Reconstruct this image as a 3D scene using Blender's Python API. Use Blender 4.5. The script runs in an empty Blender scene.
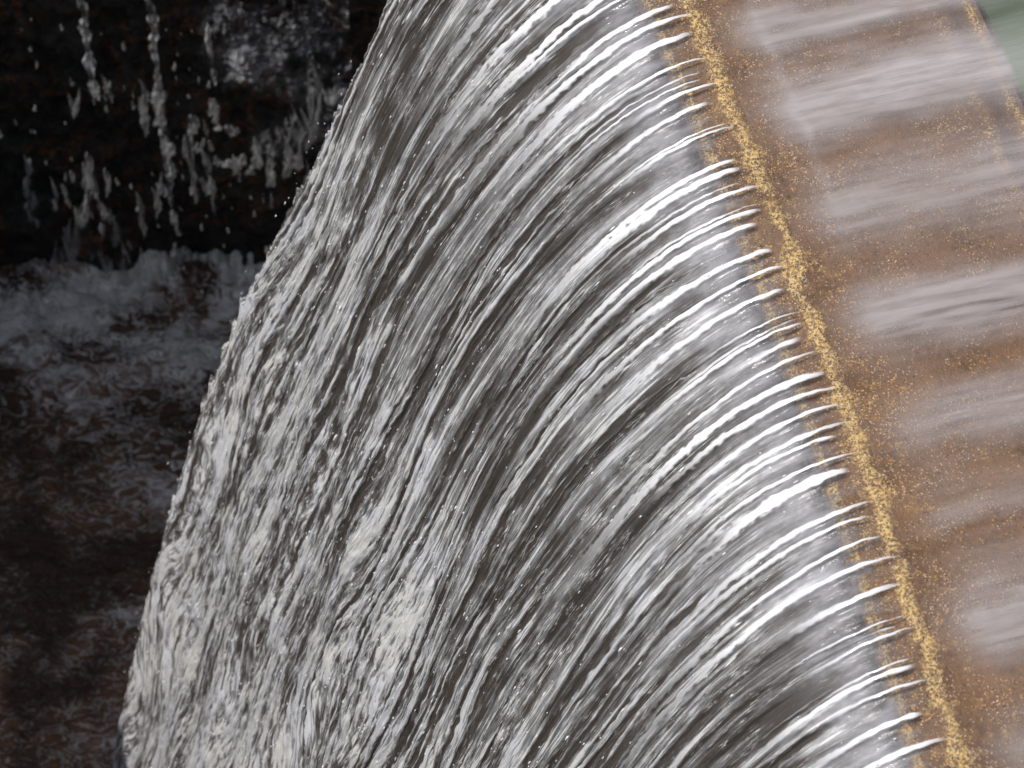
import bpy, bmesh, math, random
import numpy as np
from mathutils import Vector
random.seed(7); rng = np.random.default_rng(11)
sc = bpy.context.scene; COL = sc.collection
R = math.radians

# ------------------------------------------------------------------ noise
def perlin(x, y, seed):
    r = np.random.default_rng(seed); N = 1024
    perm = r.permutation(N); ang = r.random(N)*2*math.pi
    gx, gy = np.cos(ang), np.sin(ang)
    xi = np.floor(x).astype(np.int64); yi = np.floor(y).astype(np.int64)
    xf = x-xi; yf = y-yi
    u = xf*xf*xf*(xf*(xf*6-15)+10); v = yf*yf*yf*(yf*(yf*6-15)+10)
    def g(ix, iy, dx, dy):
        h = perm[(perm[ix % N]+iy) % N]; return gx[h]*dx+gy[h]*dy
    a = g(xi, yi, xf, yf); b = g(xi+1, yi, xf-1, yf)
    c = g(xi, yi+1, xf, yf-1); d = g(xi+1, yi+1, xf-1, yf-1)
    return ((a+(b-a)*u)*(1-v)+(c+(d-c)*u)*v)*1.5
def fbm(x, y, seed, o=4, gain=.5):
    t = 0; a = 1; n = 0
    for i in range(o):
        t = t+a*perlin(x*2**i, y*2**i, seed+i*17); n += a; a *= gain
    return t/n
def sstep(a, b, x):
    t = np.clip((x-a)/(b-a), 0, 1); return t*t*(3-2*t)

# ------------------------------------------------------------------ object helpers
def tag(o, label=None, cat=None, group=None, kind=None):
    if label: o['label'] = label
    if cat: o['category'] = cat
    if group: o['group'] = group
    if kind: o['kind'] = kind
    return o
def empty(name, loc=(0, 0, 0)):
    o = bpy.data.objects.new(name, None); o.location = loc; COL.objects.link(o); return o
def grid(name, X, Y, Z, mat, U=None, V=None, attrs=None, parent=None, smooth=True):
    n, m = X.shape
    co = np.stack([X, Y, Z], -1).reshape(-1, 3).astype(np.float32)
    idx = np.arange(n*m).reshape(n, m)
    q = np.stack([idx[:-1, :-1], idx[1:, :-1], idx[1:, 1:], idx[:-1, 1:]], -1).reshape(-1, 4)
    me = bpy.data.meshes.new(name)
    me.vertices.add(n*m); me.vertices.foreach_set('co', co.ravel())
    me.loops.add(q.size); me.loops.foreach_set('vertex_index', q.ravel().astype(np.int32))
    me.polygons.add(len(q)); me.polygons.foreach_set('loop_start', np.arange(0, q.size, 4, dtype=np.int32))
    me.polygons.foreach_set('loop_total', np.full(len(q), 4, dtype=np.int32))
    me.polygons.foreach_set('use_smooth', np.full(len(q), smooth))
    me.update(calc_edges=True)
    if U is not None:
        uv = me.uv_layers.new(name='flow')
        w = np.stack([U.ravel()[q.ravel()], V.ravel()[q.ravel()]], -1).astype(np.float32)
        uv.data.foreach_set('uv', w.ravel())
    for k, A in (attrs or {}).items():
        at = me.attributes.new(k, 'FLOAT', 'POINT'); at.data.foreach_set('value', A.ravel().astype(np.float32))
    me.materials.append(mat)
    o = bpy.data.objects.new(name, me); COL.objects.link(o)
    if parent: o.parent = parent
    return o

# ------------------------------------------------------------------ node helpers
class NT:
    def __init__(s, name):
        s.m = bpy.data.materials.new(name); s.m.use_nodes = True; s.t = s.m.node_tree; s.t.nodes.clear()
        s.out = s.t.nodes.new('ShaderNodeOutputMaterial')
    def n(s, typ, **k):
        nd = s.t.nodes.new('ShaderNode'+typ)
        ins = k.pop('i', {})
        for a, v in k.items(): setattr(nd, a, v)
        for a, v in ins.items(): s.set(nd.inputs[a], v)
        return nd
    def set(s, sock, v):
        if isinstance(v, bpy.types.NodeSocket): s.t.links.new(v, sock)
        else: sock.default_value = v
    def math(s, op, a, b=0., c=None, clamp=False):
        nd = s.n('Math', operation=op, use_clamp=clamp); s.set(nd.inputs[0], a); s.set(nd.inputs[1], b)
        if c is not None: s.set(nd.inputs[2], c)
        return nd.outputs[0]
    def attr(s, name):
        return s.n('Attribute', attribute_name=name).outputs['Fac']
    def uv(s, sx=1, sy=1):
        u = s.n('UVMap', uv_map='flow').outputs[0]
        return s.n('Mapping', i={'Vector': u, 'Scale': (sx, sy, 1)}).outputs[0]
    def obj(s, sx=1, sy=1, sz=1):
        u = s.n('TexCoord').outputs['Object']
        return s.n('Mapping', i={'Vector': u, 'Scale': (sx, sy, sz)}).outputs[0]
    def noise(s, vec, scale=1., detail=4., rough=.55, dist=0.):
        return s.n('TexNoise', i={'Vector': vec, 'Scale': scale, 'Detail': detail, 'Roughness': rough, 'Distortion': dist}).outputs[0]
    def ramp(s, f, a, b, lo=0., hi=1.):
        nd = s.n('MapRange', interpolation_type='SMOOTHSTEP', i={'Value': f, 'From Min': a, 'From Max': b, 'To Min': lo, 'To Max': hi})
        return nd.outputs[0]
    def mix(s, f, a, b, mode='MIX'):
        nd = s.n('Mix', data_type='RGBA', blend_type=mode); s.set(nd.inputs[0], f); s.set(nd.inputs[6], a); s.set(nd.inputs[7], b)
        return nd.outputs[2]
    def bump(s, h, dist, strength=1., normal=None):
        nd = s.n('Bump', i={'Height': h, 'Distance': dist, 'Strength': strength})
        if normal is not None: s.set(nd.inputs['Normal'], normal)
        return nd.outputs[0]
    def bsdf(s, **k):
        nd = s.n('BsdfPrincipled')
        for a, v in k.items(): s.set(nd.inputs[a.replace('_', ' ')], v)
        return nd.outputs[0]
    def mixs(s, f, a, b):
        nd = s.n('MixShader'); s.set(nd.inputs[0], f); s.set(nd.inputs[1], a); s.set(nd.inputs[2], b); return nd.outputs[0]
    def done(s, sh): s.t.links.new(sh, s.out.inputs[0]); return s.m
def C(r, g, b): return (r, g, b, 1)

# ------------------------------------------------------------------ weir geometry
A = R(14.3); FLOW = np.array([-math.cos(A), -math.sin(A)])
def crest(c):            # plan position of the crest at distance c along it
    return -c*math.sin(A)+.03*(1-(c/1.0)**2)*(np.abs(c) < 9)-.02, c*math.cos(A)
def plan(c, s):
    x, y = crest(c); return x+FLOW[0]*s, y+FLOW[1]*s
C0, C1 = -1.75, 1.565
KZ = 1.97
POOL = -4.0
SILL = -.58

# ---- water sheet
def water_sheet():
    nu, nv = 1900, 950
    c = np.linspace(C0, C1, nu)
    tt = np.linspace(0, 1, nv)
    s_end = math.sqrt(-POOL/KZ)+.02
    s = -.012+(s_end+.012)*(tt**.92)
    z = -KZ*np.clip(s, 0, None)**2
    ds = np.gradient(s); dz = np.gradient(z)
    L = np.hypot(ds, dz); t = np.concatenate([[0], np.cumsum(L[1:])])
    nS, nZ = -dz/L, ds/L      # normal in (s,z)
    Cc, T = np.meshgrid(c, t, indexing='ij')
    S = np.broadcast_to(s, Cc.shape); Z = np.broadcast_to(z, Cc.shape)
    # wandering of the streams: they lean and merge on the way down
    W = Cc+.05*T*fbm(Cc/.30, T/1.1, 3, 2)+.003*fbm(Cc/.05, T/.35, 5, 2)*sstep(.1, .8, T)
    # main ridges born at the lip
    pos = []; p = C0
    while p < C1:
        w = rng.choice([.0046, .0064, .0080, .0105], p=[.25, .43, .25, .07])*rng.uniform(.85, 1.15)
        pos.append((p, rng.uniform(.55, 1.0), w, rng.uniform(-.03, .012), rng.uniform(.16, .75)))
        while rng.random() < .30:
            p += rng.uniform(.010, .020)
            pos.append((p, rng.uniform(.3, .75), .0026, rng.uniform(-.03, .012), rng.uniform(.1, .5)))
        p += rng.choice([.030, .043, .056, .074], p=[.25, .35, .25, .15])*rng.uniform(.85, 1.15)
    H = np.zeros_like(Cc); core = np.zeros_like(Cc)
    tear = perlin(Cc/.006, T/.016, 90); tear2 = perlin(Cc/.014, T/.05, 93)
    jag = .0022*perlin(Cc/.03, T/.03, 91)+.0035*perlin(Cc/.06, T/.16, 92)*sstep(.05, .3, T)
    for (p0, a, w, dr, ln) in pos:
        i0 = np.searchsorted(c, p0-.2); i1 = np.searchsorted(c, p0+.2); Ti = T[i0:i1]
        grw = sstep(-.01, .12, Ti)*.65+.35
        ww = w*grw*(1+1.1*sstep(.1, .9, Ti))
        d = W[i0:i1]+jag[i0:i1]-p0-dr*Ti*1.2
        prof = np.where(d < 0, np.exp(-(d/(ww*1.0))**2), np.exp(-(d/(ww*2.2))**2))
        t0 = rng.uniform(-.005, .045)
        start = sstep(t0, t0+.045, Ti)
        H[i0:i1] = np.maximum(H[i0:i1], a*prof*start)
        cw = np.exp(-(np.abs(d-ww*.3)/(ww*1.05))**2.5)
        cc = cw+.35*tear[i0:i1]*(.4+.6*sstep(.1, .4, Ti))+.30*tear2[i0:i1]
        life = start*(1-sstep(ln*.5, ln*1.6, Ti))
        core[i0:i1] = np.maximum(core[i0:i1], sstep(.30, .75, cc)*life*(.35+.65*a)*sstep(.02, .2, cw))
    # long dark glassy troughs between the streams
    trough = np.zeros_like(Cc); bank = np.zeros_like(Cc)
    for q in range(130):
        p0 = rng.uniform(C0, C1+.05); ta = rng.uniform(.08, 1.5); ln = rng.uniform(.5, 1.8); w = rng.choice([.003, .005, .008, .013])*rng.uniform(.8, 1.2)
        i0 = np.searchsorted(c, p0-.25); i1 = np.searchsorted(c, p0+.25)
        if i1-i0 < 4: continue
        Ti = T[i0:i1]; q_ = np.clip((Ti-ta)/ln, 0, 1); env = sstep(0, .18, q_)*(1-sstep(.6, 1, q_))
        d = W[i0:i1]+jag[i0:i1]*1.3+.003*tear2[i0:i1]-p0
        trough[i0:i1] = np.maximum(trough[i0:i1], env*sstep(.2, .85, np.exp(-(d/(w*(.15+.85*env)))**2)+.25*tear2[i0:i1]))
        bank[i0:i1] = np.maximum(bank[i0:i1], env*rng.uniform(.2, 1)*np.exp(-((d-w*1.5)/(w*.45))**2))
    core = core*(1-.7*trough)
    fade = sstep(.0, .10, T)*(1-.75*sstep(.45, 1.4, T))
    ridge = H*fade
    big = fbm(W/.06, T/1.5, 21, 3)
    n1 = fbm(W/.030, T/.9, 31, 2); r1 = n1
    n1b = perlin(W/.010, T/.40, 33)
    n2 = fbm(W/.012, T/.22, 41, 3)
    n3 = fbm(W/.008, T/.045, 51, 2)
    patch = sstep(-.02, .35, fbm(W/.14, T/.45, 71, 3))
    lump = .7*perlin(W/.022+.6*perlin(W/.05, T/.06, 62), T/.065, 61)+.6*perlin(W/.034+.8*perlin(W/.05, T/.09, 64), T/.11, 63)
    turb = sstep(.8, 2.0, T)
    turb = np.clip(turb+.45*patch*sstep(.3, .8, T), 0, 1)
    grow = sstep(.10, .65, T)
    disp = -.004*trough + .003*bank + .0080*ridge + .009*big*sstep(.1, .8, T) + (.0045*n1+.0018*n1b+.0022*n2)*grow \
        + .0014*n3*turb + .0045*lump*turb
    disp = disp+.0005*perlin(Cc/.012, T/.12, 95)
    disp = disp*sstep(-.0, .02, T)
    # ragged far edge
    edge = sstep(C1-.05, C1-.0, Cc)
    disp = disp-.02*edge*edge
    pull = np.interp(T, t, np.convolve(np.pad(np.interp(t, [0, .43, 1.15, 1.9, 2.3], [0, .045, -.045, .015, .06]), 60, 'edge'), np.ones(121)/121, 'valid'))*sstep(C1-.6, C1, Cc)
    cx = Cc+pull+edge*.020*perlin(T/.05, T*0+3, 77)+edge*.012*perlin(T/.018, T*0+3, 79)+edge*.014*perlin(T/.35, T*0+3, 78)*sstep(.2, 1, T)
    S2 = S+nS[None]*disp; Z2 = Z+nZ[None]*disp
    X, Y = plan(cx, S2)
    # beads added over the surface for sun sparkle
    ii = rng.integers(0, nu-1, 60000); jj = rng.integers(0, nv-1, 60000)
    wgt = (.03+.9*sstep(.5, 1.6, T[ii, jj])*(.25+np.clip(lump[ii, jj]+.3, 0, 1))+.5*core[ii, jj]*sstep(.1, .3, T[ii, jj]))
    ok = (rng.random(60000) < wgt*.16) & (T[ii, jj] > .12)
    P0 = np.stack([X[ii, jj], Y[ii, jj], Z2[ii, jj]], -1)[ok]
    J2 = np.minimum(jj+1, nv-1); P1 = np.stack([X[ii, J2], Y[ii, J2], Z2[ii, J2]], -1)[ok]
    off = rng.uniform(-.001, .004, len(P0))[:, None]*np.array([[-.8, -.2, .5]])
    ej = rng.integers(int(nv*.18), nv-1, 70)          # thrown off the free edge
    eP = np.stack([X[-1, ej], Y[-1, ej], Z2[-1, ej]], -1); eQ = np.stack([X[-1, ej+0]-.003, Y[-1, ej], Z2[-1, ej]-.012], -1)
    eoff = np.abs(rng.normal(0, .022, (70, 1)))*np.array([[-.75, .65, .0]])+rng.normal(0, .006, (70, 3))
    P = np.concatenate([P0+off, eP+eoff]); Q = np.concatenate([P1-P0, eQ-eP]); Q /= np.linalg.norm(Q, axis=1)[:, None]+1e-9
    bm = bmesh.new(); bmesh.ops.create_icosphere(bm, subdivisions=1, radius=1)
    bv = np.array([v.co[:] for v in bm.verts]); bf = np.array([[v.index for v in f.verts] for f in bm.faces]); bm.free()
    rad = np.exp(rng.normal(math.log(.0010), .32, len(P)))[:, None, None]; lg = rng.uniform(1.5, 6.5, len(P))[:, None, None]
    V = bv[None]*rad; al = (V*Q[:, None]).sum(-1, keepdims=True); V = V+Q[:, None]*al*(lg-1)
    V = (V+P[:, None]).reshape(-1, 3); Fc = (bf[None]+(np.arange(len(P))*len(bv))[:, None, None]).reshape(-1, 3)
    me = bpy.data.meshes.new('sparkle_beads'); me.from_pydata(V.tolist(), [], Fc.tolist()); me.polygons.foreach_set('use_smooth', [True]*len(me.polygons))
    kb = NT('bead_water'); me.materials.append(kb.done(kb.bsdf(Base_Color=C(.80, .81, .84), Roughness=.15, IOR=1.33)))
    ob = bpy.data.objects.new('sparkle_beads', me); COL.objects.link(ob); tag(ob, 'fine bright beads added for sun sparkle over the falling sheet and along its edge', 'spray', kind='stuff')
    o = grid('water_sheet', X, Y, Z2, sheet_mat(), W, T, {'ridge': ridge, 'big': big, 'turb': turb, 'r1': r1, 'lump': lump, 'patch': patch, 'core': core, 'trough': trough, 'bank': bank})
    return o

def sheet_mat():
    k = NT('falling_water')
    T = k.n('SeparateXYZ', i={'Vector': k.n('UVMap', uv_map='flow').outputs[0]}).outputs[1]
    ridge, big, turb, r1, lump = [k.attr(a) for a in ('ridge', 'big', 'turb', 'r1', 'lump')]
    patch, core = k.attr('patch'), k.attr('core')
    grow = k.ramp(T, .08, .6)
    trough, bank = k.attr('trough'), k.attr('bank')
    f0 = k.noise(k.uv(1/.05, 1/.9), 1, 3, .5)
    f1 = k.noise(k.uv(1/.012, 1/.40), 1, 5, .62)
    f2 = k.noise(k.uv(1/.0058, 1/.17), 1, 5, .66, .2)
    f3 = k.math('ADD', k.math('MULTIPLY', k.noise(k.uv(1/.018, 1/.15), 1, 4, .58, 1.3), .6), k.math('MULTIPLY', k.noise(k.uv(1/.042, 1/.36), 1, 3, .55, 1.2), .4))
    fs = k.noise(k.uv(1/.04, 1/.10), 1, 5, .65)
    str_ = k.math('ADD', k.math('MULTIPLY', f1, 1.0), k.math('MULTIPLY', f2, .8))     # mean .9
    str_ = k.math('ADD', k.math('MULTIPLY', k.math('SUBTRACT', str_, .9), k.math('MULTIPLY_ADD', grow, .8, .2)), .9)
    foam = k.math('ADD', str_, k.math('MULTIPLY', k.math('MULTIPLY', k.math('SUBTRACT', f3, .44), turb), 2.6))
    foam = k.math('ADD', foam, k.math('MULTIPLY', k.math('SUBTRACT', f0, .5), .9))
    foam = k.math('ADD', foam, k.math('MULTIPLY', k.math('SUBTRACT', fs, .5), .55))
    lng = k.noise(k.uv(1/.020, 1/2.4), 1, 4, .62)
    foam = k.math('ADD', foam, k.math('MULTIPLY', k.math('SUBTRACT', lng, .5), k.math('MULTIPLY', grow, 1.3)))
    foam = k.math('ADD', foam, k.math('MULTIPLY', big, .30))
    f4 = k.noise(k.uv(1/.0062, 1/.055), 1, 3, .6, .8)
    foam = k.math('ADD', foam, k.math('MULTIPLY', k.math('SUBTRACT', f4, .42), k.math('MULTIPLY', turb, 1.3)))
    foam = k.math('ADD', foam, k.math('MULTIPLY', lump, k.math('MULTIPLY', turb, .16)))
    foam = k.math('SUBTRACT', foam, k.math('MULTIPLY', trough, .55))
    foam = k.math('ADD', foam, k.math('MULTIPLY', bank, .30))  # side highlight along the troughs, put into the colour
    foam = k.math('ADD', foam, k.ramp(T, .05, .45, .10, 0))
    # thin white glint lines running with the flow, put into the colour
    fil = 0
    for (a_, b_, th, m0, sd_) in ((.034, .90, .010, .49, 0), (.017, .50, .015, .51, 7), (.011, .22, .018, .54, 13)):
        nn = k.noise(k.n('VectorMath', operation='ADD', i={0: k.uv(1/a_, 1/b_), 1: (sd_, sd_*3., 0)}).outputs[0], 1, 4, .62, .15)
        ln_ = k.ramp(k.math('ABSOLUTE', k.math('SUBTRACT', nn, .5)), 0, th, 1, 0)
        mk = k.ramp(k.noise(k.n('VectorMath', operation='ADD', i={0: k.uv(14, 5), 1: (sd_+3., 9., 0)}).outputs[0], 1, 4, .6), m0, m0+.12)
        fil = k.math('MAXIMUM', fil, k.math('MULTIPLY', ln_, mk))
    fil = k.math('MULTIPLY', k.math('MULTIPLY', fil, k.ramp(T, .12, .4)), k.math('SUBTRACT', 1., k.math('MULTIPLY', trough, .8)))
    fo = k.ramp(foam, .76, 1.28)
    col = k.mix(fo, C(.048, .041, .036), C(.33, .33, .34))
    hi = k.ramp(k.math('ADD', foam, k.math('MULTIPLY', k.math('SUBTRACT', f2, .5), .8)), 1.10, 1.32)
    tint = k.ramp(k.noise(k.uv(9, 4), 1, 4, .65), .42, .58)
    col = k.mix(k.math('MULTIPLY', hi, .85), col, k.mix(tint, C(.82, .815, .785), C(.76, .77, .82)))  # pale spots stand for foam and sun glints, put into the colour
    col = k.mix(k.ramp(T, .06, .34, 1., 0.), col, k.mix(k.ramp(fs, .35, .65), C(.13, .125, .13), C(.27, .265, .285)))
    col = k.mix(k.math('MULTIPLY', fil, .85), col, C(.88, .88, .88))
    col = k.mix(k.math('MULTIPLY', core, k.ramp(T, .2, .9, 1., .35)), col, C(.86, .87, .90))  # white ridges: sun glint and aerated water as base colour
    h1 = k.bump(f1, k.math('MULTIPLY', grow, .006), 1.)
    h2 = k.bump(f2, k.math('MULTIPLY_ADD', grow, .0040, .0006), 1., h1)
    h3 = k.bump(fil, k.math('MULTIPLY', grow, .002), .8, k.bump(f3, k.math('MULTIPLY', turb, .015), 1., h2))
    water = k.bsdf(Base_Color=col, Roughness=k.ramp(f2, .3, .7, .12, .30), IOR=1.33, Specular_IOR_Level=k.math('MAXIMUM', k.ramp(T, .12, .55, .06, .8), k.math('MULTIPLY', core, .8)), Normal=h3)
    silver = k.n('BsdfGlossy', i={'Color': C(.93, .93, .95), 'Roughness': k.ramp(f1, .35, .7, .06, .16), 'Normal': h3}).outputs[0]
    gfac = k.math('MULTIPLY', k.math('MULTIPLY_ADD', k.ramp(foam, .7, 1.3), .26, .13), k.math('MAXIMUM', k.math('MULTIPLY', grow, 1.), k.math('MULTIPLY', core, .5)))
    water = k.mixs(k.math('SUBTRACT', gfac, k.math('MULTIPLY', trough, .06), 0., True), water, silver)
    # thin clear film at the lip: the wet stone shows through
    clear = k.n('BsdfTransparent', i={'Color': C(.93, .92, .9)}).outputs[0]
    gloss = k.n('BsdfGlossy', i={'Color': C(1, 1, 1), 'Roughness': .12, 'Normal': h3}).outputs[0]
    fr = k.n('Fresnel', i={'IOR': 1.33}).outputs[0]
    film = k.mixs(k.math('MULTIPLY', fr, .35, clamp=True), clear, gloss)
    haze = k.bsdf(Base_Color=C(.21, .205, .22), Roughness=.45, Specular_IOR_Level=.08, IOR=1.33, Normal=h3)
    film = k.mixs(k.ramp(k.math('ADD', k.math('MULTIPLY', T, 4.), fs), .70, 1.25, 0.05, .8), film, haze)
    thick = k.ramp(k.math('ADD', T, k.math('MULTIPLY', k.noise(k.uv(30, 20), 1, 3), .10)), .13, .27)
    thick = k.math('MAXIMUM', thick, k.math('MULTIPLY', k.ramp(core, .25, .8), k.ramp(T, .015, .11, .4, 1.)))
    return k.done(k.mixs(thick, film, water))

# ---- stone
def stone_mat():
    k = NT('wet_algae_stone')
    uv = k.n('UVMap', uv_map='flow').outputs[0]
    S = k.n('SeparateXYZ', i={'Vector': uv}).outputs[1]
    P = k.obj()
    a = k.noise(P, 9, 6, .6); b = k.noise(P, 60, 5, .65); g = k.noise(P, 330, 3, .7)
    streak = k.noise(k.uv(22, 3), 1, 5, .6)
    col = k.mix(k.ramp(a, .3, .7), C(.15, .085, .05), C(.33, .205, .13))
    col = k.mix(k.ramp(b, .38, .62, 0, .7), col, C(.33, .19, .10))
    col = k.mix(k.ramp(streak, .4, .7, 0, .6), col, C(.27, .18, .135))
    col = k.mix(k.ramp(g, .5, .75, 0, .7), col, C(.085, .045, .028))
    gold = k.math('ADD', k.attr('gold'), k.math('MULTIPLY', k.math('SUBTRACT', b, .5), 1.1))
    gf = k.math('MULTIPLY', k.ramp(k.math('ADD', gold, k.math('MULTIPLY', k.math('SUBTRACT', k.noise(P, 22, 5, .7), .5), 1.6)), .3, .85), k.ramp(k.noise(P, 150, 4, .7), .44, .58, .05, 1.))
    col = k.mix(gf, col, C(.98, .70, .30))
    for sc_, th, cc in ((520, .975, C(.95, .85, .65)), (330, .972, C(.80, .45, .15)), (380, .96, C(.10, .06, .04))):  # pale and gold specks are wet sparkle painted into the colour
        vo = k.n('TexVoronoi', i={'Vector': P, 'Scale': float(sc_)}).outputs['Color']
        rr = k.n('SeparateXYZ', i={'Vector': vo}).outputs[0]
        rr = k.math('ADD', k.math('MULTIPLY', k.math('SUBTRACT', k.noise(P, 12, 5, .7), .5), .22), k.math('ADD', rr, k.math('MULTIPLY', gold, .06)))
        col = k.mix(k.ramp(rr, th, th+.03), col, cc)
    col = k.mix(k.math('MULTIPLY', k.attr('dark'), .75), col, C(.06, .04, .045))
    n = k.bump(g, .006, 1., k.bump(b, .006, 1.))
    return k.done(k.bsdf(Base_Color=col, Roughness=k.ramp(g, .4, .65, .6, .28), IOR=1.4, Normal=n))

def weir():
    root = empty('stone_weir', (0, 0, -.03))
    tag(root, 'wet brown stone weir with golden algae along its crest under shallow water', 'weir')
    m = stone_mat()
    # profile from the upstream edge across the sill, over the lip, down the face
    s = np.concatenate([np.linspace(SILL, -.045, 230), np.linspace(-.042, .105, 80)])
    c = np.linspace(C0-.4, C1+.6, 900)
    Cc, S = np.meshgrid(c, s, indexing='ij')
    Z = -.012+.004*sstep(-.05, .0, S)-KZ*np.clip(S, 0, None)**2-.004*sstep(.0, .08, S)
    Z = Z+.003*fbm(Cc/.05, S/.05, 101, 4)+.002*fbm(Cc/.25, S/.25, 105, 2)
    crestband = np.exp(-((S-.008+.022*fbm(Cc/.11, S/.3, 120, 5)+.01*fbm(Cc/.3, S*0, 126, 2))/(.017+.018*fbm(Cc/.07, S*0+4, 124, 2)))**2)*(.80+.9*fbm(Cc/.09, S/.05, 125, 4))
    Z = Z+.002*crestband
    wob = .02*fbm(Cc/.12, S*0+2, 121, 3)
    gold = crestband*.85+.85*np.exp(-((S-.085-wob*.5)/.009)**2)+.8*np.exp(-((S-SILL-.02)/.012)**2)+.45*np.exp(-((S-SILL-.09)/.02)**2)
    gold = gold+.25*sstep(-.2, -.03, S)
    dark = np.exp(-((S-SILL-.055)/.018)**2)*.8
    X, Y = plan(Cc, S)
    w = grid('sill', X, Y, Z+.03, m, Cc, S, {'gold': gold, 'dark': dark}, root)
    # upstream riser and downstream face
    def strip(name, s0, s1, z0, z1, mat, n=60, zn=60):
        c = np.linspace(C0-.4, C1+.6, 400); v = np.linspace(0, 1, zn)
        Cc, V = np.meshgrid(c, v, indexing='ij')
        S = s0+(s1-s0)*V+.012*fbm(Cc/.15, V*3, 140, 4)*sstep(0, .05, V); Z = z0+(z1-z0)*V
        X, Y = plan(Cc, S)
        return grid(name, X, Y, Z+.03, mat, Cc, S, {'gold': Z*0, 'dark': Z*0}, root)
    strip('upstream_riser', SILL-.25, SILL-.001, -.95, -.018, m)
    strip('dam_face', .106, .05, -.03, POOL-.2, dark_rock('dam_rock'))
    return root

def dark_rock(name):
    k = NT(name); P = k.obj()
    a = k.noise(P, 3, 6, .6); b = k.noise(k.obj(1, 1, .7), 16, 6, .65); g = k.noise(P, 90, 4, .65)
    col = k.mix(k.ramp(b, .35, .7), C(.006, .007, .006), C(.045, .042, .036))
    rust = k.math('MULTIPLY', k.ramp(k.noise(P, 26, 5, .7), .5, .62), k.ramp(a, .44, .60))
    col = k.mix(k.math('MULTIPLY', rust, .8), col, C(.20, .065, .018))
    n = k.bump(g, .01, .8, k.bump(b, .06, 1.))
    return k.done(k.bsdf(Base_Color=col, Roughness=k.ramp(g, .3, .7, .3, .6), Normal=n, Specular_IOR_Level=.35))

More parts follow.
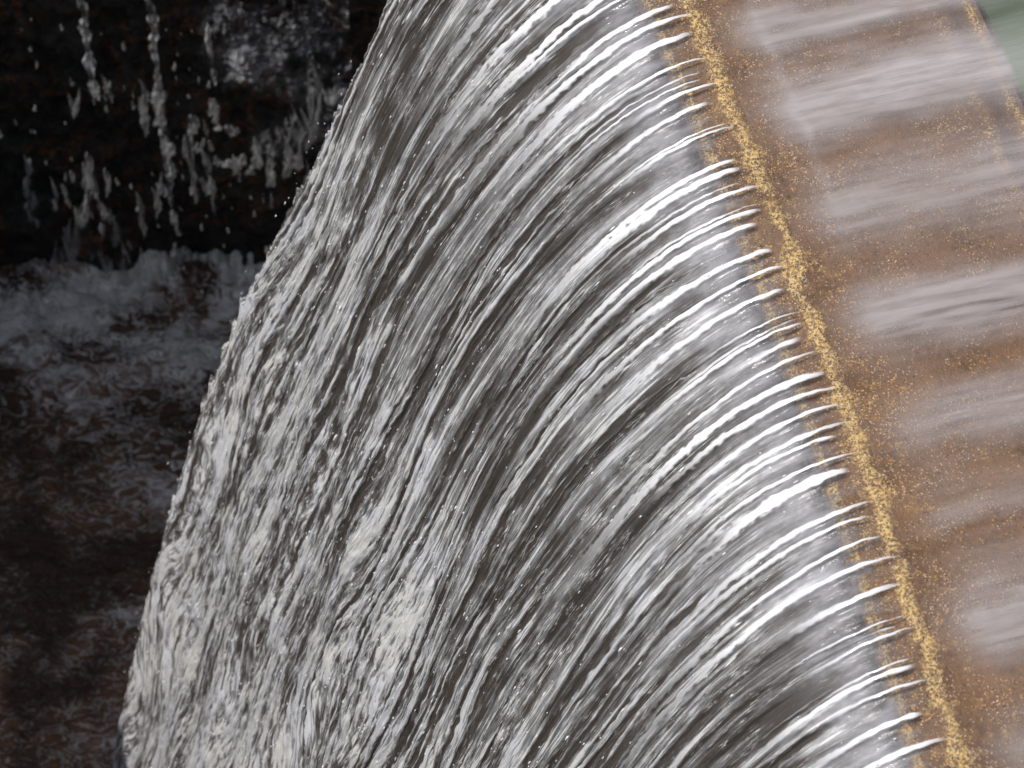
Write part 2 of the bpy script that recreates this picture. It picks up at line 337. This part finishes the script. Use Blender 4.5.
# ---- river above and film over the sill
SKY_BANDS = [(-1.25, .07, .7), (-.86, .05, .5), (-.60, .085, .85), (-.36, .03, .4), (-.14, .06, .6), (.135, .065, .85), (.42, .095, .7), (.70, .085, 1.), (.90, .05, .8), (1.3, .1, .8), (1.7, .1, .7)]  # where the lilac sky reflections lie on the film
def river():
    c = np.linspace(C0-.4, C1+.6, 700)
    s = np.concatenate([-np.geomspace(9, .8, 120), np.linspace(-.795, -.012, 420)])
    Cc, S = np.meshgrid(c, s, indexing='ij')
    film = sstep(-.75, -.5, S)
    st = fbm(Cc/.03, S/.35, 201, 3); br = fbm(Cc/.16, S/.9, 205, 2)
    Z = .006+.0022*st*film+.004*br
    ripple = fbm(Cc/.25, S/.3, 210, 4); Z = Z+.006*ripple*(1-film)
    Z = Z*(1-sstep(-.2, -.012, S))
    ripple = fbm(Cc/.25, S/.3, 210, 4)
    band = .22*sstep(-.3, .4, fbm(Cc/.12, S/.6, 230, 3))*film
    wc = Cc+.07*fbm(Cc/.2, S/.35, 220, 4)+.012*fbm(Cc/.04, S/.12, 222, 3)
    for (p, w, a) in SKY_BANDS:
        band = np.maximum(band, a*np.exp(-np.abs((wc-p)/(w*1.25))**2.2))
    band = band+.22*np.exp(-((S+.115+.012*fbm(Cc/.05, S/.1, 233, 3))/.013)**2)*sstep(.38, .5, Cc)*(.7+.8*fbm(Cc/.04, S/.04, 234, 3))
    wl = Cc+.012*fbm(Cc/.15, S/.25, 221, 2)
    lines = np.zeros_like(Cc)
    for (p, w, a, s0, s1) in [(.118, .006, .9, -.7, -.12), (.095, .004, .8, -.7, -.2), (.73, .004, -.8, -.75, -.3), (.55, .003, .5, -.6, -.3), (.88, .004, -.7, -.75, -.2), (.8, .003, .6, -.6, -.25), (-.12, .003, -.5, -.4, -.1), (-.65, .003, .5, -.3, -.05), (.35, .003, .5, -.5, -.2)]:
        lines = lines+a*np.exp(-((wl-p)/w)**2)*sstep(s0-.1, s0, S)*(1-sstep(s1-.1, s1, S))
    lines = lines*(.6+.8*perlin(Cc/.02, S/.1, 223))
    X, Y = plan(Cc, S)
    k = NT('river_film')
    f1 = k.noise(k.uv(1/.02, 1/.25), 1, 5, .6); f2 = k.noise(k.uv(1/.006, 1/.06), 1, 4, .6)
    f3 = k.noise(k.uv(1/.05, 1/.12), 1, 4, .6)
    Sx = k.n('SeparateXYZ', i={'Vector': k.n('UVMap', uv_map='flow').outputs[0]}).outputs[1]
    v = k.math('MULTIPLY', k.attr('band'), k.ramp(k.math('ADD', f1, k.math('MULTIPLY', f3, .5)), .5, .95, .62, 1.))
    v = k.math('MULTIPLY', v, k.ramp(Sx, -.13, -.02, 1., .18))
    n = k.bump(f2, .0012, .8, k.bump(f1, .006, .9))
    clear = k.n('BsdfTransparent', i={'Color': C(.95, .93, .9)}).outputs[0]
    gl = k.n('BsdfGlossy', i={'Roughness': .12, 'Normal': n}).outputs[0]
    fr = k.n('Fresnel', i={'IOR': 1.33}).outputs[0]
    film_s = k.mixs(fr, clear, gl)
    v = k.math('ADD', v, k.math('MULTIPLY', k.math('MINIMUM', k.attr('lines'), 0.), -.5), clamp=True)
    sky_veil = k.bsdf(Base_Color=k.mix(k.math('MULTIPLY', k.attr('lines'), .9, clamp=True), C(.42, .39, .395), C(.10, .07, .075)), Roughness=.35, IOR=1.33, Normal=n)  # sky reflection painted as diffuse lilac-grey in the film
    film_s = k.mixs(k.math('MULTIPLY', v, .80), film_s, sky_veil)
    deepcol = k.mix(k.ramp(f1, .45, .7), C(.045, .06, .035), C(.10, .115, .085))
    deep = k.bsdf(Base_Color=k.mix(k.attr('band'), deepcol, C(.22, .24, .21)), Roughness=.15, IOR=1.33, Normal=n)
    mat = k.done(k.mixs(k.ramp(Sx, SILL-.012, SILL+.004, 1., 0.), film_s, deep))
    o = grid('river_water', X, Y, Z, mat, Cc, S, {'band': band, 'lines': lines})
    tag(o, 'shallow river water sliding over the brown sill with painted pale lilac bands of sky reflection, deep green upstream', 'water', kind='structure')

# ---- pool, wall, drips
WY = 3.13
def pool():
    x = np.linspace(-3.2, .6, 700); y = np.linspace(-1.0, WY+.02, 720)
    X, Y = np.meshgrid(x, y, indexing='ij')
    d = WY-Y
    Z = .035*fbm(X/.5, Y/.35, 301, 4)+.012*fbm(X/.1, Y/.07, 305, 3)
    boil = np.exp(-(d/.42)**2)
    lump = np.clip(fbm(X/.22, Y/.2, 311, 4)+.25, 0, 1)
    Z = Z+boil*(.0+.09*lump)
    pk = np.exp(-(d/.2)**2)*np.clip(fbm(X/.13, Y/.3, 315, 5)+.05, 0, 1)*.17
    Z = Z+pk+POOL
    fo = boil*(1.1+2.2*fbm(X/.30, Y/.16, 331, 4))+.55*np.exp(-((d-.75+.2*perlin(X/.6, Y*0, 320))/.18)**2)*sstep(-2.0, -1.6, X)
    fo = fo+.42*np.exp(-((Y-1.86-.04*perlin(X/.3, Y*0, 321))/.045)**2)*sstep(-1.95, -1.8, X)
    k = NT('pool_water')
    P = k.obj()
    a = k.noise(P, 3.2, 6, .6, .6); b = k.noise(k.obj(1, 1.5, 1), 16, 5, .62, .8); g = k.noise(k.obj(1, 1.3, 1), 55, 4, .6, .4)
    lace = k.math('ABSOLUTE', k.math('SUBTRACT', b, .5))
    lace = k.ramp(lace, .0, .06, .75, 0)
    f = k.math('ADD', k.attr('foam'), k.math('MULTIPLY', k.math('SUBTRACT', a, .5), 2.6))
    f = k.math('ADD', f, k.math('MULTIPLY', k.math('SUBTRACT', b, .5), 1.4))
    f = k.math('ADD', f, k.math('MULTIPLY', k.math('SUBTRACT', g, .5), .6))
    f = k.math('ADD', f, lace)
    f = k.ramp(f, .25, 1.5)
    col = k.mix(k.ramp(a, .4, .65), C(.10, .062, .044), C(.33, .18, .11))
    col = k.mix(f, col, C(.92, .90, .88))
    n = k.bump(g, .02, .7, k.bump(b, .09, .9))
    mat = k.done(k.bsdf(Base_Color=col, Roughness=k.math('ADD', k.math('MULTIPLY', f, .4), .12), IOR=1.33, Normal=n))
    o = grid('pool_water', X, Y, Z, mat, X, Y, {'foam': fo})
    tag(o, 'dark brown plunge pool streaked with grey foam below the fall', 'water', kind='structure')

def wall():
    root = empty('rock_wall', (-3, WY, POOL))
    tag(root, 'near black wet rock wall with rust patches rising behind the pool', 'wall')
    x = np.linspace(-7.5, 1.2, 700); z = np.linspace(-.4, 2.5, 300)
    X, Z = np.meshgrid(x, z, indexing='ij')
    Yo = .10*fbm(X/.7, Z/.5, 401, 3)-.05*fbm(X/.14, Z/.1, 405, 4)-.012*fbm(X/.03, Z/.03, 407, 2)
    grid('rock_face', X+3, Yo, Z, dark_rock('black_rock'), X, Z, None, root)
    # unseen side wall, added and sized to keep the sun off the pool
    Y3, Z3 = np.meshgrid(np.linspace(-5, .2, 300), np.linspace(-.4, 3.75, 200), indexing='ij')
    grid('shade_wall', -1.35+.12*fbm(Y3/.7, Z3/.5, 431, 4), Y3, Z3, dark_rock('side_rock'), Y3, Z3, None, root)
    Y2, X2 = np.meshgrid(np.linspace(0, 3, 30), x[::5], indexing='ij')
    grid('ledge_top', X2+3, Y2-.05, 2.47+.03*fbm(X2/.3, Y2/.3, 411, 3), dark_rock('ledge_rock'), X2, Y2, None, root)

def milk_mat(name, dens, fine=60.):
    k = NT(name); P = k.obj(1, 1, .45)
    a = k.noise(P, fine, 4, .65, .4)
    lw = k.n('LayerWeight', i={'Blend': .35}).outputs['Facing']
    al = k.math('MULTIPLY', k.ramp(a, .38, .62, .05, 1.), k.ramp(lw, .15, .8, dens, .0))
    b = k.bsdf(Base_Color=C(.66, .66, .66), Roughness=.15, IOR=1.33, Normal=k.bump(a, .01, .8))
    t = k.n('BsdfTransparent').outputs[0]
    return k.done(k.mixs(al, t, b))
def strand(name, x, z0, z1, rad, seed, mat, lean=0., label=None, group=None):
    """a broken vertical thread of falling water with swellings along it"""
    L = z0-z1; n = max(24, int(L/.006)); m = 14
    t = np.linspace(0, 1, n); th = np.linspace(0, 2*math.pi, m+1)
    Tt, TH = np.meshgrid(t, th, indexing='ij')
    z = -L*Tt
    rr = rad*(.35+1.3*np.clip(fbm(z/.13, z*0+seed, 500+seed, 3)+.32, .05, 1.5))*np.clip(np.minimum(Tt*8, (1-Tt)*12)+.02, 0, 1)
    rr = rr*(1+.5*perlin(TH*.9, z/.05, 520+seed))
    cx = .02*fbm(z/.16, z*0+5, 540+seed, 3)+lean*Tt
    o = grid(name, cx+rr*np.cos(TH), .6*rr*np.sin(TH), z, mat)
    o.location = (x, WY-.17, z0)
    if label: tag(o, label, 'water trickle', group)
    return o
def drop_mesh(i):
    bm = bmesh.new(); bmesh.ops.create_icosphere(bm, subdivisions=3, radius=1)
    r = random.Random(i*5+1); ph = [r.uniform(0, 6) for _ in range(6)]
    for v in bm.verts:
        p = v.co; k = 1+.22*math.sin(3*p.x+ph[0])*math.cos(2.5*p.z+ph[1])+.16*math.sin(5*p.z+ph[2]+2*p.y)+.1*math.sin(8*p.x+6*p.z+ph[3])
        q = p*k; q.z = q.z*(1.15 if q.z > 0 else .95); q.x *= 1-.12*max(0, p.z); q.x += .2*math.sin(2*p.z+ph[4]); v.co = q*1.0
    me = bpy.data.meshes.new('water_blob'); bm.to_mesh(me); bm.free()
    me.polygons.foreach_set('use_smooth', [True]*len(me.polygons)); return me
def wxz(px, py):        # read off the photograph once: position on the plane just before the rock wall
    return -2.105+px*.00284+py*.0, -2.5-py*.00478
def drips():
    m = milk_mat('falling_drops', .6); ms = milk_mat('thread_water', .6, 30.)
    T = [('first trickle from the left, thin at its foot, down the dark rock wall', 84, -40, 92, .016), ('longest trickle on the dark rock wall, ending in a pale swelling', 151, -40, 200, .015),
         ('short trickle beside the spray on the dark rock wall', 207, 10, 74, .010)]
    for i, (lab, px, a, b, rad) in enumerate(T):
        x, z0 = wxz(px, a); _, z1 = wxz(px, b)
        strand('water_trickle', x, z0, z1, rad, 3+i*4, ms, 0, lab, 'trickles down the rock wall')
    meshes = [drop_mesh(i) for i in range(7)]
    big = [(75, 130, 9, 12), (64, 168, 11, 16), (86, 158, 6, 9), (84, 188, 7, 9), (42, 211, 11, 17), (87, 215, 9, 12), (95, 248, 12, 9), (121, 187, 5, 12), (4, 150, 8, 12), (8, 184, 7, 7),
           (70, 62, 5, 10), (35, 160, 4, 8), (50, 145, 5, 8), (104, 48, 4, 8), (105, 215, 5, 8), (140, 70, 9, 8), (150, 75, 12, 12), (157, 123, 11, 7), (146, 160, 7, 10), (157, 193, 7, 7), (25, 235, 6, 9), (60, 238, 5, 6),
           (182, 112, 6, 15), (188, 98, 8, 7), (200, 101, 8, 6), (215, 108, 9, 5), (230, 118, 9, 6), (247, 126, 10, 7), (263, 130, 10, 8), (280, 131, 10, 10), (195, 143, 9, 8), (201, 150, 5, 7), (300, 130, 7, 10), (209, 66, 6, 7), (285, 92, 5, 10), (182, 140, 5, 8), (262, 148, 4, 9), (305, 85, 5, 22), (315, 60, 6, 24), (293, 110, 6, 14)]
    r = random.Random(4); first = None
    lst = []
    for a, b, w, h in big:
        for q in range(4):
            lst.append((a+r.gauss(0, w*.45), b+r.gauss(0, h*.6), w*r.uniform(.3, .65), h*r.uniform(.4, .9)))
    for _ in range(130):
        lst.append((r.uniform(-10, 330), r.uniform(-10, 262), r.choice([1, 1.4, 2, 2.6]), 0))
    for i, (px, py, w, h) in enumerate(lst):
        x, z = wxz(px, py)
        o = bpy.data.objects.new('falling_water_drop', meshes[i % 7])
        if i < 7: meshes[i].materials.append(m)
        COL.objects.link(o); o.location = (x, WY-.2-r.uniform(0, .12), z)
        if h: o.scale = (w*.0025, w*.0022, h*r.uniform(.0045, .0085))
        else: o.scale = (w*.0021, w*.002, w*r.uniform(.004, .009))
        o.rotation_euler = (0, r.uniform(-.25, .25), r.uniform(0, 6) if not h else 0)
        tag(o, ('pale blob' if h else 'tiny bright drop')+' of falling water in front of the dark rock wall', 'water drop', 'blobs of falling water' if h else 'tiny falling drops')
    # veil of spray, upper right of the wall
    x0, z0 = wxz(190, -30); x1, z1 = wxz(350, 145)
    X, Z = np.meshgrid(np.linspace(x0, x1, 160), np.linspace(z0, z1, 240), indexing='ij')
    u = (X-x0)/(x1-x0); v = (Z-z0)/(z1-z0)
    Yo = WY-.24+.05*fbm(X/.12, Z/.15, 601, 4)
    den = sstep(0, .3, u)*(1-sstep(.35, .62, v-.25*(u-.5)+.12*fbm(X/.08, Z/.12, 605, 3)))
    arm = np.exp(-((u-.82+.05*perlin(v*4, v*0, 607))/.09)**2)*(1-sstep(.75, .95, v))*.75
    low = np.exp(-((v-.78+.1*(u-.6))/.07)**2)*sstep(.3, .5, u)*.8
    hole = np.exp(-(((u-.655)/.06)**2+((v-.34)/.07)**2))
    den = np.clip(np.maximum(np.maximum(den, arm), low)-1.4*hole, 0, 1)
    k = NT('spray'); P = k.obj(1, 1, .6)
    a = k.noise(P, 9, 5, .65, .8); b = k.noise(P, 34, 4, .6, .5)
    al = k.math('ADD', k.math('MULTIPLY', a, .8), k.math('MULTIPLY', b, .6))
    al = k.math('MULTIPLY', k.ramp(al, .58, 1.0, 0, .75), k.attr('den'))
    sh = k.mixs(al, k.n('BsdfTransparent').outputs[0], k.bsdf(Base_Color=C(.55, .55, .58), Roughness=.4, Normal=k.bump(b, .02, .7)))
    o = grid('spray_veil', X, Yo, Z, k.done(sh), None, None, {'den': den})
    tag(o, 'ragged veil of grey spray with a dark hole high on the rock wall', 'spray')

def build():
    drips()
    weir(); river()
    o = water_sheet()
    tag(o, 'broad grey sheet of falling water streaked white as it pours over the weir crest', 'waterfall')
    o.name = 'waterfall'
    pool(); wall()
build()

# ------------------------------------------------------------------ light, sky, camera
sun_l = Vector((-.62, .06, .78)).normalized()
sd = bpy.data.lights.new('sun', 'SUN'); sd.energy = 5; sd.angle = R(.5); sd.color = (1, .96, .9)
so = bpy.data.objects.new('sun', sd); COL.objects.link(so); so.rotation_euler = sun_l.to_track_quat('Z', 'Y').to_euler()
w = bpy.data.worlds.new('World'); sc.world = w; w.use_nodes = True
nt = w.node_tree; bg = nt.nodes['Background']; sky = nt.nodes.new('ShaderNodeTexSky'); sky.sky_type = 'NISHITA'
sky.sun_disc = False; sky.sun_elevation = math.asin(sun_l.z); sky.sun_rotation = math.atan2(sun_l.x, sun_l.y)
bw = nt.nodes.new('ShaderNodeRGBToBW'); nt.links.new(sky.outputs[0], bw.inputs[0])
hz = nt.nodes.new('ShaderNodeMix'); hz.data_type = 'RGBA'; hz.inputs[0].default_value = .6      # thin high haze takes most of the blue out
nt.links.new(sky.outputs[0], hz.inputs[6]); nt.links.new(bw.outputs[0], hz.inputs[7]); 
# unseen cloud patches and dark wooded horizon, added for crisp contrast in the reflections
def wn(t, **k):
    nd = nt.nodes.new(t)
    for a, v in k.items(): setattr(nd, a, v)
    return nd
tc = wn('ShaderNodeTexCoord'); nz = wn('ShaderNodeTexNoise'); nz.inputs['Scale'].default_value = 3.2; nz.inputs['Detail'].default_value = 6
nt.links.new(tc.outputs['Generated'], nz.inputs['Vector'])
mr = wn('ShaderNodeMapRange', interpolation_type='SMOOTHSTEP'); nt.links.new(nz.outputs[0], mr.inputs['Value'])
for i_, v_ in zip((1, 2, 3, 4), (.46, .60, .35, 2.5)): mr.inputs[i_].default_value = v_
sp = wn('ShaderNodeSeparateXYZ'); nt.links.new(tc.outputs['Generated'], sp.inputs[0])
tz = wn('ShaderNodeMath', operation='MULTIPLY_ADD'); nt.links.new(nz.outputs[0], tz.inputs[0]); tz.inputs[1].default_value = -.35; nt.links.new(sp.outputs[2], tz.inputs[2])
tr = wn('ShaderNodeMapRange', interpolation_type='SMOOTHSTEP'); nt.links.new(tz.outputs[0], tr.inputs['Value'])
for i_, v_ in zip((1, 2, 3, 4), (.05, .09, .06, 1.)): tr.inputs[i_].default_value = v_
mm = wn('ShaderNodeMath', operation='MULTIPLY'); nt.links.new(mr.outputs[0], mm.inputs[0]); nt.links.new(tr.outputs[0], mm.inputs[1])
vm = wn('ShaderNodeVectorMath', operation='SCALE'); nt.links.new(hz.outputs[2], vm.inputs[0]); nt.links.new(mm.outputs[0], vm.inputs['Scale'])
nt.links.new(vm.outputs[0], bg.inputs[0]); bg.inputs[1].default_value = .145
cam = bpy.data.cameras.new('camera'); co = bpy.data.objects.new('camera', cam); COL.objects.link(co)
phi = R(56); D = 9
co.location = (-.652, -D*math.cos(phi), D*math.sin(phi)); co.rotation_euler = (math.pi/2-phi, 0, 0)
cam.lens = 158; cam.sensor_width = 36; cam.clip_end = 500
cam.dof.use_dof = True; cam.dof.focus_distance = 9.75; cam.dof.aperture_fstop = 5.6
sc.camera = co
sc.view_settings.view_transform = 'Standard'; sc.view_settings.look = 'None'; sc.view_settings.exposure = 0
sc.render.engine = 'CYCLES'; sc.cycles.max_bounces = 8; sc.cycles.transparent_max_bounces = 12
